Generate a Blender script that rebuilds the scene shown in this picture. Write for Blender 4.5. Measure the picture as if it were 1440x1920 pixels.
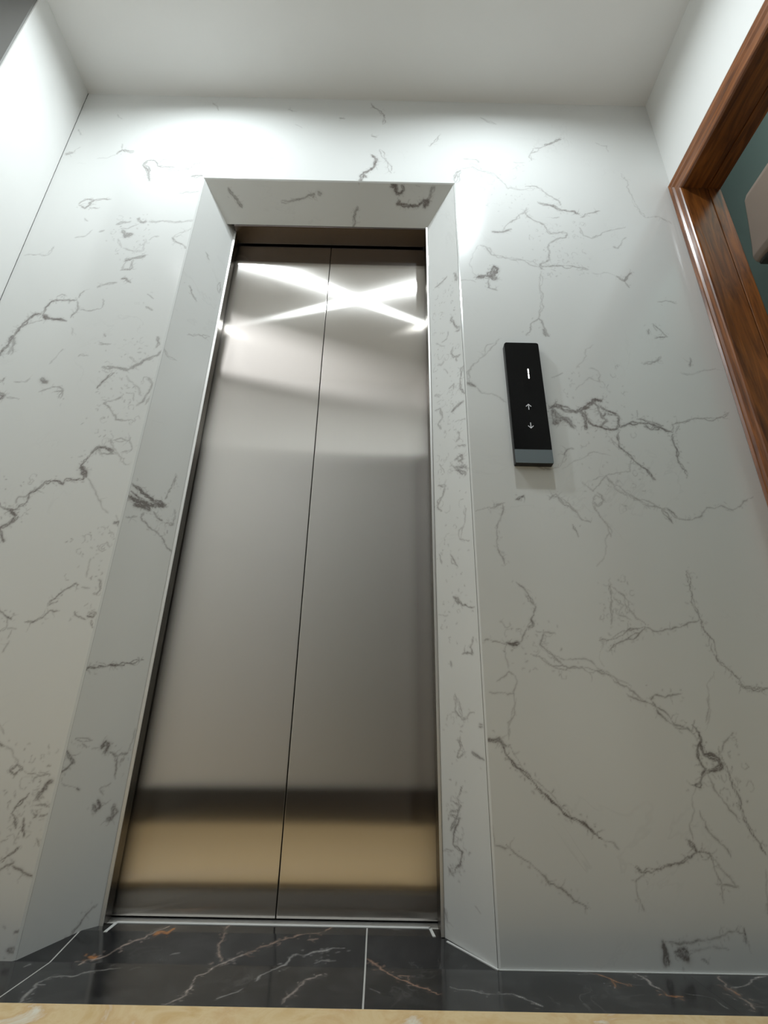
import bpy, bmesh, math, random
import numpy as np
from mathutils import Matrix, Vector

scene = bpy.context.scene
for o in list(bpy.data.objects):
    bpy.data.objects.remove(o)

# ---------------------------------------------------------------- camera
CAM_ROT = [[0.999793, -0.020219, -0.002433], [-0.010485, -0.408627, -0.912641], [0.017458, 0.912477, -0.408755]]
CAM_POS = [0.22663, -1.21, 0.37148]
FOCAL_PX = 976.962
cam_data = bpy.data.cameras.new('camera')
cam_data.sensor_fit = 'HORIZONTAL'
cam_data.sensor_width = 36.0
cam_data.lens = FOCAL_PX / 1440.0 * 36.0
cam_data.clip_start = 0.02
camera = bpy.data.objects.new('camera', cam_data)
M = Matrix(CAM_ROT).to_4x4()
M.translation = Vector(CAM_POS)
camera.matrix_world = M
scene.collection.objects.link(camera)
scene.camera = camera

# ---------------------------------------------------------------- world, exposure
world = bpy.data.worlds.new('world')
scene.world = world
world.use_nodes = True
world.node_tree.nodes['Background'].inputs[0].default_value = (0.5, 0.52, 0.55, 1)
world.node_tree.nodes['Background'].inputs[1].default_value = 0.02
vs = scene.view_settings
vs.view_transform = 'Standard'
vs.look = 'None'
vs.exposure = 0.54
vs.gamma = 1.0
vs.use_curve_mapping = False

DOWNLIGHT_WATTS = 7.0
DOWNLIGHT_COLOR = (0.88, 0.965, 1.0)
REAR_PANEL_WATTS = 1.5
SIDE_ROOM_WATTS = 8.0

# ---------------------------------------------------------------- main sizes (metres)
XL, XR, ZC = -0.9635, 1.2296, 2.6889          # lobby side walls, ceiling
XLO, XRO, ZO = -0.4299, 0.4564, 2.1965        # outer edge of the stone portal
XLI, DL = -0.3424, 0.135                      # inner edge of the left reveal
XRI, D, ZI = 0.3672, 0.1027, 2.0982   # inner edge of the splayed stone portal
RAMP = 0.020                                  # rise of the black threshold
ZT = 0.012                                    # beige floor stands a little proud of the black border
YB = -0.195                                  # front edge of the black stone border
YBACK = -1.40                                # wall behind the photographer
YP = -0.303                                   # left wall ends here, stair hall opens
XH = -2.3                                     # far wall of the stair hall
ZH = 2.95                                     # ceiling of the stair hall
XW = 1.335                                    # back of the right wall
XS, YS, ZS = 1.86, 1.4, 3.5                            # side room

C = scene.collection


def link(o, parent=None):
    C.objects.link(o)
    if parent is not None:
        o.parent = parent
    return o


def empty(name, loc=(0, 0, 0)):
    o = bpy.data.objects.new(name, None)
    o.empty_display_size = 0.05
    o.location = loc
    return link(o)


def tag(o, label=None, cat=None, group=None, kind=None):
    if label: o['label'] = label
    if cat: o['category'] = cat
    if group: o['group'] = group
    if kind: o['kind'] = kind
    return o


# ---------------------------------------------------------------- materials
def new_mat(name):
    m = bpy.data.materials.new(name)
    m.use_nodes = True
    nt = m.node_tree
    return m, nt, nt.nodes['Principled BSDF']


def N(nt, kind, **kw):
    n = nt.nodes.new(kind)
    for k, v in kw.items():
        if k.startswith('i_'):
            n.inputs[k[2:].replace('_', ' ')].default_value = v
        else:
            setattr(n, k, v)
    return n


def mixc(nt, fac, a, b):
    n = nt.nodes.new('ShaderNodeMix')
    n.data_type = 'RGBA'
    for sock, v in ((n.inputs[0], fac), (n.inputs[6], a), (n.inputs[7], b)):
        if hasattr(v, 'is_linked'):
            nt.links.new(v, sock)
        else:
            sock.default_value = v if isinstance(v, (int, float)) else (*v, 1)
    return n.outputs[2]


def noise(nt, scale, detail=4, rough=.55, vec=None, dist=0.0):
    n = nt.nodes.new('ShaderNodeTexNoise')
    n.inputs['Scale'].default_value = scale
    n.inputs['Detail'].default_value = detail
    n.inputs['Roughness'].default_value = rough
    n.inputs['Distortion'].default_value = dist
    if vec is not None:
        nt.links.new(vec, n.inputs['Vector'])
    return n.outputs['Fac']


def obj_coords(nt, scale=(1, 1, 1)):
    t = nt.nodes.new('ShaderNodeTexCoord')
    mp = nt.nodes.new('ShaderNodeMapping')
    mp.inputs['Scale'].default_value = scale
    nt.links.new(t.outputs['Object'], mp.inputs['Vector'])
    return mp.outputs['Vector']


def ramp(nt, fac, stops):
    n = nt.nodes.new('ShaderNodeValToRGB')
    el = n.color_ramp.elements
    while len(el) < len(stops):
        el.new(0.5)
    for e, (p, c) in zip(el, stops):
        e.position = p
        e.color = (*c, 1) if isinstance(c, tuple) else (c, c, c, 1)
    nt.links.new(fac, n.inputs[0])
    return n.outputs[0]


def plain(name, col, rough=.6, metal=0.0, spec=.5, bump=0.0, bscale=60):
    m, nt, p = new_mat(name)
    p.inputs['Base Color'].default_value = (*col, 1)
    p.inputs['Roughness'].default_value = rough
    p.inputs['Metallic'].default_value = metal
    p.inputs['Specular IOR Level'].default_value = spec
    vec = obj_coords(nt)
    f = noise(nt, 7, 3, .5, vec)
    c = mixc(nt, f, tuple(x * .985 for x in col), tuple(min(1, x * 1.015) for x in col))
    nt.links.new(c, p.inputs['Base Color'])
    if bump:
        b = nt.nodes.new('ShaderNodeBump')
        b.inputs['Strength'].default_value = bump
        b.inputs['Distance'].default_value = .002
        nt.links.new(noise(nt, bscale, 5, .6, vec), b.inputs['Height'])
        nt.links.new(b.outputs[0], p.inputs['Normal'])
    return m


def math_n(nt, op, a, b=None, clamp=False):
    n = nt.nodes.new('ShaderNodeMath')
    n.operation = op
    n.use_clamp = clamp
    for s, v in ((n.inputs[0], a), (n.inputs[1], b)):
        if v is None: continue
        if hasattr(v, 'is_linked'): nt.links.new(v, s)
        else: s.default_value = v
    return n.outputs[0]


def white_stone():
    m, nt, p = new_mat('white_veined_stone')
    vec = obj_coords(nt)
    at = N(nt, 'ShaderNodeAttribute', attribute_name='vein')
    fine = noise(nt, 260, 3, .65, vec)
    mid = noise(nt, 45, 3, .6, vec)
    # break the veins up into crackled strands
    k = math_n(nt, 'MULTIPLY', at.outputs['Fac'], math_n(nt, 'ADD', math_n(nt, 'MULTIPLY', fine, 1.3), .42))
    k = math_n(nt, 'MULTIPLY', k, math_n(nt, 'ADD', math_n(nt, 'MULTIPLY', mid, 1.0), .5), True)
    cloud = noise(nt, 2.2, 4, .6, vec)
    base = mixc(nt, cloud, (.735, .742, .725), (.775, .782, .765))
    vcol = mixc(nt, noise(nt, 6, 3, .5, vec), (.215, .205, .195), (.225, .190, .180))
    # a few faint hairlines of the stone's own
    w = noise(nt, 3.4, 5, .62, vec, .6)
    hair = math_n(nt, 'SUBTRACT', 1.0, math_n(nt, 'MULTIPLY', math_n(nt, 'ABSOLUTE', math_n(nt, 'SUBTRACT', w, .5)), 95), True)
    gate = ramp(nt, noise(nt, 2.7, 3, .5, vec), [(.52, 0.0), (.68, .17)])
    hair = math_n(nt, 'MULTIPLY', hair, gate)
    c = mixc(nt, hair, base, (.42, .41, .40))
    c = mixc(nt, k, c, vcol)
    nt.links.new(c, p.inputs['Base Color'])
    p.inputs['Roughness'].default_value = .16
    p.inputs['Specular IOR Level'].default_value = .5
    return m


def black_stone():
    m, nt, p = new_mat('black_gold_veined_stone')
    vec = obj_coords(nt)
    at = N(nt, 'ShaderNodeAttribute', attribute_name='vein')
    ag = N(nt, 'ShaderNodeAttribute', attribute_name='gold')
    fine = noise(nt, 240, 3, .65, vec)
    k = math_n(nt, 'MULTIPLY', at.outputs['Fac'], math_n(nt, 'ADD', math_n(nt, 'MULTIPLY', fine, 1.2), .35), True)
    cl = ramp(nt, noise(nt, 14, 6, .65, vec, .4), [(.48, (.020, .020, .021)), (.72, (.050, .050, .050))])
    vc = mixc(nt, ag.outputs['Fac'], (.46, .44, .42), (.50, .20, .06))
    c = mixc(nt, k, cl, vc)
    w = noise(nt, 7, 5, .6, vec, 1.0)
    hair = math_n(nt, 'SUBTRACT', 1.0, math_n(nt, 'MULTIPLY', math_n(nt, 'ABSOLUTE', math_n(nt, 'SUBTRACT', w, .5)), 60), True)
    hair = math_n(nt, 'MULTIPLY', hair, ramp(nt, noise(nt, 5, 3, .5, vec), [(.55, 0.0), (.7, .22)]))
    c = mixc(nt, hair, c, (.30, .29, .28))
    nt.links.new(c, p.inputs['Base Color'])
    p.inputs['Roughness'].default_value = .14
    return m


def beige_stone():
    m, nt, p = new_mat('beige_floor_stone')
    vec = obj_coords(nt)
    a = noise(nt, 9, 6, .6, vec, 1.2)
    c = ramp(nt, a, [(.30, (.70, .46, .20)), (.46, (.82, .62, .34)), (.58, (.74, .50, .25)), (.70, (.86, .80, .66))])
    nt.links.new(c, p.inputs['Base Color'])
    p.inputs['Roughness'].default_value = .2
    return m


def brushed_steel(name, col, r1=.195, an1=-.869, r2=.270, an2=-.74, mixf=.14):
    """upright hairline finish: highlights smear sideways"""
    m, nt, p = new_mat(name)
    out = nt.nodes['Material Output']
    nt.nodes.remove(p)
    tn = N(nt, 'ShaderNodeTangent', direction_type='UV_MAP', uv_map='grain')
    vec = obj_coords(nt, (900, 900, 1.5))
    f = noise(nt, 1.0, 3, .6, vec)
    cc = mixc(nt, f, tuple(x * .95 for x in col), tuple(min(1, x * 1.05) for x in col))
    g = []
    for rr, an, dist in ((r1, an1, 'BECKMANN'), (r2, an2, 'GGX')):
        s = N(nt, 'ShaderNodeBsdfAnisotropic')
        s.distribution = dist
        s.inputs['Roughness'].default_value = rr
        s.inputs['Anisotropy'].default_value = an
        nt.links.new(cc, s.inputs['Color'])
        nt.links.new(tn.outputs[0], s.inputs['Tangent'])
        g.append(s)
    mx = N(nt, 'ShaderNodeMixShader')
    mx.inputs[0].default_value = mixf
    nt.links.new(g[0].outputs[0], mx.inputs[1])
    nt.links.new(g[1].outputs[0], mx.inputs[2])
    nt.links.new(mx.outputs[0], out.inputs[0])
    return m


def wood(name, dark, light, stretch=(14, 14, 1.2)):
    m, nt, p = new_mat(name)
    vec = obj_coords(nt, stretch)
    a = noise(nt, 3.2, 6, .6, vec, 1.5)
    c = ramp(nt, a, [(.32, dark), (.52, tuple((x + y) / 2 for x, y in zip(dark, light))), (.70, light)])
    nt.links.new(c, p.inputs['Base Color'])
    p.inputs['Roughness'].default_value = .33
    p.inputs['Coat Weight'].default_value = .3
    p.inputs['Coat Roughness'].default_value = .2
    return m


def emit(name, col, strength):
    m, nt, p = new_mat(name)
    p.inputs['Base Color'].default_value = (*[x * .5 for x in col], 1)
    p.inputs['Emission Color'].default_value = (*col, 1)
    p.inputs['Emission Strength'].default_value = strength
    return m


MAT = dict(
    stone=white_stone(), black=black_stone(), beige=beige_stone(),
    steel=brushed_steel('brushed_steel_door', (.70, .665, .63)),
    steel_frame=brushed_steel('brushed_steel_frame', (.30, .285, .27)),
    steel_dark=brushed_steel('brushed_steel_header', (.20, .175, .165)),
    paint=plain('white_wall_paint', (.84, .84, .82), .55, 0, .3, .05, 90),
    ceiling=plain('white_ceiling_paint', (.88, .88, .87), .7, 0, .2, .05, 70),
    grey=plain('grey_stair_paint', (.28, .28, .27), .7, 0, .2),
    teal=plain('teal_paint', (.29, .40, .39), .6, 0, .3),
    wood=wood('red_brown_wood', (.085, .023, .005), (.34, .112, .021)),
    wood_y=wood('red_brown_wood_cross', (.085, .023, .005), (.34, .112, .021), (14, 1.2, 14)),
    dark_filler=plain('dark_brown_filler', (.018, .010, .007), .7, 0, .1),  # near black, for the added door shape behind the camera
    caulk=plain('white_caulk', (.66, .66, .64), .5),
    grout=plain('pale_grout', (.50, .49, .46), .8),
    void=plain('dark_gap', (.004, .004, .004), .9),
    alu=plain('sill_aluminium', (.62, .62, .61), .40, 1.0),
    satin=plain('satin_steel_edge', (.78, .77, .75), .45, .8),
    black_glass=plain('black_panel_glass', (.004, .004, .004), .25, 0, .16),
    black_plastic=plain('black_panel_plastic', (.008, .008, .009), .4),
    blue_grey=plain('blue_grey_metal', (.20, .235, .25), .42, .6),
    digit=emit('lit_digit', (1, .99, .96), 2.2),
    glyph=emit('dim_glyph', (.80, .82, .84), .15),  # grey arrow print given a faint glow of its own
    lamp_trim=plain('lamp_trim_white', (.75, .75, .75), .4),
    unit=plain('pinkish_beige_plastic', (.74, .60, .54), .32),
    unit_dark=plain('dark_plastic_rim', (.10, .10, .10), .5),
)


# ---------------------------------------------------------------- mesh building
class MB:
    def __init__(s):
        s.v, s.f = [], []

    def quad(s, a, b, c, d):
        i = len(s.v)
        s.v += [tuple(a), tuple(b), tuple(c), tuple(d)]
        s.f.append((i, i + 1, i + 2, i + 3))

    def box(s, x0, x1, y0, y1, z0, z1):
        i = len(s.v)
        s.v += [(x0, y0, z0), (x1, y0, z0), (x1, y1, z0), (x0, y1, z0), (x0, y0, z1), (x1, y0, z1), (x1, y1, z1), (x0, y1, z1)]
        s.f += [tuple(i + k for k in q) for q in ((0, 3, 2, 1), (4, 5, 6, 7), (0, 1, 5, 4), (1, 2, 6, 5), (2, 3, 7, 6), (3, 0, 4, 7))]

    def prism(s, poly, fn0, fn1):
        """closed solid between two images of a 2-D outline"""
        i, n = len(s.v), len(poly)
        s.v += [tuple(fn0(*p)) for p in poly] + [tuple(fn1(*p)) for p in poly]
        s.f.append(tuple(range(i + n - 1, i - 1, -1)))
        s.f.append(tuple(range(i + n, i + 2 * n)))
        for k in range(n):
            k2 = (k + 1) % n
            s.f.append((i + k, i + k2, i + n + k2, i + n + k))

    def build(s, name, mat, parent=None, bevel=0.0, seg=2, grain=False, smooth=False):
        me = bpy.data.meshes.new(name)
        me.from_pydata(s.v, [], s.f)
        bm = bmesh.new()
        bm.from_mesh(me)
        bmesh.ops.recalc_face_normals(bm, faces=bm.faces)
        if bevel:
            bmesh.ops.bevel(bm, geom=bm.edges[:], offset=bevel, segments=seg, profile=.6, affect='EDGES', clamp_overlap=True)
        if smooth:
            for f in bm.faces: f.smooth = True
        if grain:
            uv = bm.loops.layers.uv.new('grain')
            for f in bm.faces:
                n = f.normal
                for l in f.loops:
                    co = l.vert.co
                    if abs(n.z) > .7: l[uv].uv = (co.x, co.y)
                    elif abs(n.x) > abs(n.y): l[uv].uv = (co.y, co.z)
                    else: l[uv].uv = (co.x, co.z)
        bm.to_mesh(me)
        bm.free()
        me.materials.append(mat)
        return link(bpy.data.objects.new(name, me), parent)


def struct(o, label=None):
    o['kind'] = 'structure'
    if label: o['label'] = label
    return o


# ---------------------------------------------------------------- stone veining (a per-vertex stone property)
VEINS_FRONT=[
((575,2587,623,2547),4.1,0.3),((746,2336,743,2374,793,2414,830,2445,869,2466),6,0.5),((803,2429,869,2466),7,0.7),((454,2190,467,2235,483,2272,462,2253),5.7,0.5),((465,2199,483,2263),5.7,0.5),((495,2337,542,2334,553,2316),5.9,0.4),
((486,2281,528,2292,562,2265,603,2258,624,2222,644,2179,695,2172,742,2182),5.7,0.35),((518,2319,563,2274,607,2240),5.8,0.25),((708,2190,749,2191,769,2165,795,2140,821,2115,824,2094),5.6,0.5),
((746,2104,790,2093,821,2069,865,2066,880,2050),7.4,0.75),((884,2034,909,2055,956,2069),5.5,0.6),((766,2030,811,2033),3.7,0.4),
((703,2078,697,2044,715,2020,756,1989,773,1950,802,1959,829,1956,821,1936,781,1919,755,1887,754,1849,754,1827,726,1811,721,1789,728,1782),6.2,0.5),((576,1952,609,1953,641,1970),9,0.6),
((610,1961,635,1998,672,2040,708,2070),5.5,0.5),((871,1985,882,1946,908,1931,937,1947,974,1972,1032,1990),5.4,0.4),((973,1894,988,1887,1024,1942),5.3,0.4),((531,1888,550,1881,569,1844,611,1830,668,1821,723,1789),6.1,0.45),
((547,1748,571,1792,580,1778,562,1748,531,1747,510,1740),10.3,0.85),((552,1741,546,1698,574,1688),5.9,0.6),((570,1788,562,1741,577,1738),10.3,0.8),((492,1804,500,1761,515,1743),3.4,0.3),((531,1888,504,1834,491,1790),3.5,0.3),
((724,1796,777,1800,830,1800,876,1786),5.2,0.6),((436,1716,509,1720),3.4,0.35),((722,1775,710,1710,710,1641,691,1573),5,0.35),((961,1760,984,1739,1007,1768,1014,1776),6.9,0.6),((984,1739,995,1711),5.1,0.5),
((1076,1651,1098,1659,1132,1649),5,0.5),((1064,2273,1080,2228,1075,2167,1089,2090,1109,2041,1154,2047,1192,2011),4.7,0.3),((996,2450,1036,2432,1036,2394),4,0.25),((679,2325,720,2321),3.9,0.25),((884,1772,961,1760),3.4,0.25),
((466,1329,478,1384,516,1425,565,1489),4.7,0.4),((459,1328,483,1310),9.2,0.7),((484,1314,532,1288,570,1259),3.8,0.35),((649,1504,662,1538,692,1574,705,1540,709,1510,717,1501),5.7,0.55),((701,1531,711,1506),8.1,0.6),
((688,1244,708,1251,761,1234,787,1242,805,1261,822,1277,840,1270),9,0.9),((695,1244,695,1193,708,1200,721,1208,751,1180),10.4,0.8),((703,1237,710,1215,733,1208,743,1190),11.9,0.7),
((786,1239,788,1210,803,1188,861,1175,876,1190,878,1219,848,1240,831,1255),7.4,0.85),((832,1218,842,1204,827,1189),7.4,0.7),((774,1238,783,1217,783,1174),8.9,0.8),((815,1269,825,1254,832,1218,846,1233),7.5,0.8),
((878,1183,901,1196,932,1199,962,1196,990,1186,1017,1171),7.4,0.9),((929,1213,952,1206,998,1193),5.9,0.7),((932,1217,934,1242),3,0.4),((949,1192,958,1178,984,1186),7.4,0.8),
((1023,1197,1048,1203,1100,1219,1150,1222,1192,1241),5.2,0.6),((1017,1169,1027,1190,1023,1197),4.4,0.6),((1027,1172,1043,1194),4.4,0.6),((1019,1165,1015,1130,1016,1083,1030,1036),5.8,0.8),
((871,1176,864,1120,894,1086,923,1054,940,1021),5.7,0.8),((923,1054,940,1021),7.1,0.7),((894,1086,881,1046,839,1039,778,1018),4.2,0.35),((845,1147,863,1113),4.3,0.5),((1046,1532,1042,1562),4.9,0.5),((1018,1522,1024,1540),6.5,0.6),
((1041,1558,1075,1511,1035,1507),4.8,0.6),((983,1405,1016,1414,1040,1435),6.3,0.5),((1116,1401,1127,1433),5.5,0.55),((1085,1376,1123,1373,1192,1395),4.7,0.3),((707,1350,740,1367),4.6,0.5),((710,1266,695,1244),4.5,0.6),
((712,1089,721,1109,739,1113),5.8,0.65),((672,1048,691,1055,719,1096),4.3,0.4),((656,958,675,974,710,934,725,925),4.8,0.5),((748,1011,773,985,815,1031,832,993,877,963,936,942,967,930),4.9,0.4),
((769,954,778,942,798,961,777,973,769,954),5.5,0.45),((569,956,592,966),6.9,0.95),((502,929,540,946),4.1,0.5),((632,1054,672,1048),5.7,0.5),((815,1353,844,1338,844,1378,819,1385),3.9,0.3),((781,1384,812,1425,845,1475),3.9,0.25),
((770,1306,800,1337,829,1361),3.8,0.25),((701,1049,740,1076,791,1104,836,1092),3.6,0.3),((464,921,512,929,532,946),3.4,0.4),((535,946,525,898,513,858,513,819,528,778),4,0.6),((656,963,679,967,718,930,733,903,754,897),4.8,0.5),
((707,889,718,856),4.7,0.6),((765,952,779,918,794,891,801,858),5.4,0.4),((782,980,798,959),5.5,0.5),((815,1024,859,982,915,945,946,938),4.1,0.5),((953,942,972,915,1014,909,1060,944,1135,943,1189,979),4.1,0.5),
((942,938,962,898),6.1,0.8),((958,939,978,915),5.5,0.7),((752,780,766,793,784,831,797,871),4,0.3),((551,736,578,703,592,677,581,651,568,630),3.8,0.6),((572,706,590,680),5.1,0.6),((568,629,579,633,578,648),7.5,0.8),
((567,627,550,594,527,590,477,598,463,595),3.7,0.55),((516,590,544,587),7.3,0.9),((775,737,776,707,768,654,765,637),4.4,0.5),((780,731,806,708,811,672,845,639),4.4,0.45),((782,707,802,684,786,660,813,649),3.8,0.4),
((844,633,794,604,750,578),4.9,0.7),((731,600,754,603,803,626,844,633),4.3,0.65),((844,633,877,625,924,634,973,650),3.7,0.6),((969,772,969,735,975,658,986,619,993,564,1019,537,1041,504,1092,502),4.3,0.6),
((1029,511,1043,501,1092,502),4.8,0.7),((592,617,631,615),3.7,0.5),((604,622,595,589,620,567,640,546),4.9,0.55),((570,567,617,543,683,539,736,527,776,501,808,471),4.8,0.55),((620,567,669,558,737,532,787,502),3.6,0.4),
((742,600,733,543),3,0.3),((825,474,848,482,898,488),4.1,0.7),((825,474,836,447,867,418,903,413),4.1,0.65),((980,537,956,505,951,469,937,424),3.5,0.3),((488,506,517,528,534,507,525,461,506,421,506,392),3.5,0.4),
((470,483,524,481),4.1,0.4),((516,587,517,533),3,0.3),((458,386,485,389,497,373),7.9,0.8),((489,377,522,333,559,296,595,265,641,236,677,209),5.5,1),((505,378,550,313,614,257,659,224),2.7,0.5),((677,209,708,191),3.2,0.4),
((505,387,511,421,528,471),2.9,0.35),((458,225,461,195,490,190),3.7,0.5),((485,196,526,168,565,133,605,110,631,95),3.6,0.7),((557,140,565,131),5.2,0.6),((773,486,803,471,838,457,868,423,894,418,910,399),4.1,0.7),
((905,423,919,390,902,361,912,338,895,310,884,306),6.7,0.9),((913,389,918,366,947,357,949,343,916,333),7.9,0.95),((903,413,913,433),3.5,0.6),((948,362,979,400,992,410),3.4,0.5),((950,479,951,459,936,429),3.5,0.4),
((953,381,963,316,972,254,982,220,998,187),4.4,0.7),((915,329,930,289,963,241),3.8,0.5),((884,261,895,223,928,182),3.7,0.5),((887,310,874,261,860,210),3.3,0.4),((737,163,749,153,784,160,829,171,852,185,886,188,890,173),4.2,0.8),
((852,210,862,189),6.4,0.9),((749,151,732,139,732,112,740,93),3.1,0.5),((890,173,898,138,895,107),4.1,0.7),((893,138,930,134),3.6,0.6),((885,182,919,146,929,130),3.1,0.4),((766,47,767,30,768,12),7.9,0.9),
((766,47,816,45,873,54,893,63,921,62,920,43),4,0.6),((785,31,806,20,803,31,791,34),8.9,0.9),((923,69,921,47),5,0.9),((834,24,846,17),5.9,0.6),((809,34,851,39,886,36),4,0.4),((991,163,975,92),4.1,0.4),
((-820,2560,-796,2532),4.1,0.3),((-469,2645,-437,2598),5.2,0.4),((-952,2313,-928,2322),9.7,0.6),((-928,2322,-910,2357),3.9,0.3),((-945,2462,-927,2427),6,0.4),((-771,2319,-755,2345,-710,2338),6.8,0.6),
((-755,2345,-762,2380),5.9,0.4),((-834,2291,-798,2297,-771,2319),3.9,0.3),((-896,2264,-865,2265),3.8,0.2),((-651,2289,-657,2264,-629,2207,-620,2175),7.6,0.7),((-651,2289,-625,2290,-608,2257,-575,2254,-543,2251),6.7,0.7),
((-611,2274,-593,2295,-542,2276,-543,2255),4.8,0.4),((-572,2238,-524,2235,-489,2249,-478,2278,-427,2297),5.8,0.5),((-479,2204,-438,2209),9.5,0.6),((-507,2112,-483,2120,-437,2126),5.6,0.4),
((-835,2043,-810,2025,-799,2045,-790,2068,-735,2073),7.3,0.7),((-836,2047,-821,2071,-791,2072),5.5,0.6),((-796,2030,-765,2027),5.5,0.6),((-798,1978,-784,1963),5.4,0.4),((-732,1911,-719,1919),6.2,0.5),
((-808,1884,-780,1888,-759,1921),6.2,0.4),((-687,1952,-659,1960,-640,1964),7.2,0.5),((-619,1983,-605,1962,-591,1970),9,0.6),((-661,1924,-643,1889,-622,1904,-643,1910),8.9,0.6),((-638,1841,-600,1825,-568,1829,-574,1884),5.2,0.35),
((-666,1881,-642,1841),5.3,0.3),((-668,1931,-643,1932,-613,1954),5.4,0.4),((-581,1966,-532,1971,-486,1966,-428,1975),7.2,0.4),((-488,1894,-463,1867,-430,1840),6.1,0.6),((-488,1894,-454,1923,-432,1938),4.4,0.35),
((-621,1787,-594,1795,-559,1809),6.9,0.6),((-949,1797,-911,1798,-873,1800,-865,1841),5.2,0.35),((-563,1878,-547,1896,-533,1900),5.3,0.4),((-621,1780,-595,1793,-560,1802),6.9,0.6),((-594,1787,-596,1742,-624,1741),6,0.6),
((-617,1780,-620,1741),5.1,0.4),((-615,1703,-600,1706,-580,1687),6.7,0.7),((-681,1663,-661,1677,-624,1686),6.7,0.45),((-729,1619,-726,1638,-717,1649),5,0.5),
((-730,1609,-749,1606,-780,1607,-806,1601,-818,1575,-817,1545,-803,1535),6.5,0.8),((-815,1540,-790,1531,-763,1529,-739,1524),8.1,0.85),((-817,1545,-800,1533),11.3,0.8),((-731,1537,-727,1552,-717,1570,-729,1604),5.7,0.6),
((-795,1617,-784,1633,-765,1623),5,0.4),((-713,1571,-685,1566,-649,1577,-652,1616),4.9,0.4),((-822,1550,-841,1549,-856,1524,-872,1489,-882,1459,-886,1426,-897,1402,-899,1383),7.9,0.8),((-859,1506,-832,1519,-811,1525),4.8,0.5),
((-882,1459,-870,1431,-873,1393),9.4,0.5),((-717,1498,-707,1469),4,0.3),((-614,1476,-608,1467),6.4,0.5),((-620,1442,-586,1438),6.3,0.45),((-746,1360,-732,1388,-721,1416),4.7,0.35),((-670,1389,-665,1399,-642,1395),4.7,0.4),
((-588,1279,-576,1301,-551,1333),6.1,0.8),((-592,1354,-552,1353,-517,1345,-495,1362,-471,1385,-441,1400,-427,1424),7.7,0.55),((-521,1393,-498,1375),4.7,0.4),((-828,1295,-796,1295,-785,1307),4.5,0.4),
((-754,1310,-743,1297,-732,1297),10.6,0.7),((-717,1280,-695,1280,-681,1268,-685,1242),6,0.6),((-747,1262,-713,1280),4.5,0.4),((-705,1263,-681,1266),6,0.6),((-859,1259,-838,1246,-851,1233),9,0.8),((-833,1242,-795,1235),4.5,0.4),
((-455,1471,-447,1447,-450,1428),6.3,0.5),((-454,1318,-436,1300,-440,1269,-448,1235,-466,1222),7.5,0.5),((-442,1227,-431,1257,-426,1248),6,0.5),((-504,1268,-482,1264,-476,1238),4.5,0.35),((-557,1224,-546,1237,-511,1253),5.2,0.5),
((-554,1224,-526,1195,-511,1175,-467,1176),5.2,0.5),((-519,1641,-496,1621),5,0.5),((-513,1589,-490,1574),6.5,0.5),((-517,1325,-497,1303,-472,1286,-459,1256),6.1,0.3),
((-753,917,-722,900,-700,901,-683,919,-681,944,-665,955,-652,977,-631,983,-602,973,-599,985,-573,988,-554,990,-550,1013,-568,1031,-559,1050,-553,1066),6.2,0.9),((-570,1027,-560,1012,-549,994),11.2,0.95),
((-722,900,-695,883),8.1,0.9),((-688,933,-674,951,-648,973),5.5,0.6),((-706,918,-705,936,-682,936),4.1,0.5),((-553,1066,-541,1086,-521,1086,-498,1071),8.5,0.8),((-540,1082,-527,1066,-493,1067),5.7,0.6),
((-511,1114,-499,1090,-471,1056,-453,1034),5,0.4),((-503,1110,-462,1109,-458,1119),5,0.5),((-459,1111,-447,1084,-474,1072),5,0.5),((-695,883,-710,859,-727,845),8,0.8),((-727,848,-714,825,-704,812),7.9,0.9),
((-545,994,-512,951,-487,912,-467,895),4.1,0.4),((-448,868,-436,872,-425,852,-425,838),6.7,0.7),((-453,851,-441,838),5.3,0.5),((-463,801,-452,817,-442,804),3.9,0.5),((-446,889,-436,872),4,0.4),
((-552,655,-539,673,-528,689,-514,701,-501,711,-494,706),5,0.7),((-550,658,-532,667),5,0.6),((-593,616,-576,616,-556,628,-545,643,-522,644),4.9,0.7),((-487,644,-478,633,-456,624),5,0.7),
((-455,633,-440,630,-437,642,-454,642),6.2,0.8),((-441,625,-436,607),4.9,0.7),((-467,657,-460,663),3.7,0.5),((-454,687,-444,684,-439,700,-450,721),5.1,0.6),((-484,702,-466,700),3.8,0.4),((-481,774,-482,752,-479,727),3.9,0.35),
((-665,650,-637,627,-627,624),6.2,0.8),((-637,627,-633,603,-646,592),4.9,0.5),((-629,601,-609,601),3.7,0.4),((-619,598,-622,578),3.7,0.4),((-617,573,-622,556,-624,548),3.6,0.4),((-572,361,-559,357),5.6,0.8),
((-559,357,-541,349,-523,330,-519,324),2.8,0.3),((-534,312,-521,322,-507,314,-515,310,-522,304,-534,312),5.5,0.9),((-503,310,-484,306,-469,302,-449,305),3.3,0.5),((-473,308,-453,311),3.3,0.4),
((-439,292,-451,286,-456,274,-463,266,-463,258),7.6,0.8),((-479,290,-479,298,-471,302),3.3,0.5),((-482,270,-488,258,-500,246,-505,234,-495,224,-489,209),5.4,0.85),((-511,275,-509,265),4.3,0.4),
((-462,248,-445,251,-433,247,-427,235,-448,229),4.8,0.7),((-461,227,-455,231,-462,239),5.4,0.7),((-479,227,-475,202),5.3,0.9),((-584,400,-568,379),4.5,0.35),((-479,226,-476,209,-473,201,-471,193),4.2,0.8),
((-516,184,-500,190),3.2,0.4),((-505,151,-492,162,-480,169,-477,175,-474,177),4.2,0.7),((-500,137,-490,146,-478,150,-476,153),4.1,0.7),((-477,145,-458,139,-439,131,-431,127),4.1,0.8),((-444,192,-436,179),4.2,0.5),
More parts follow.
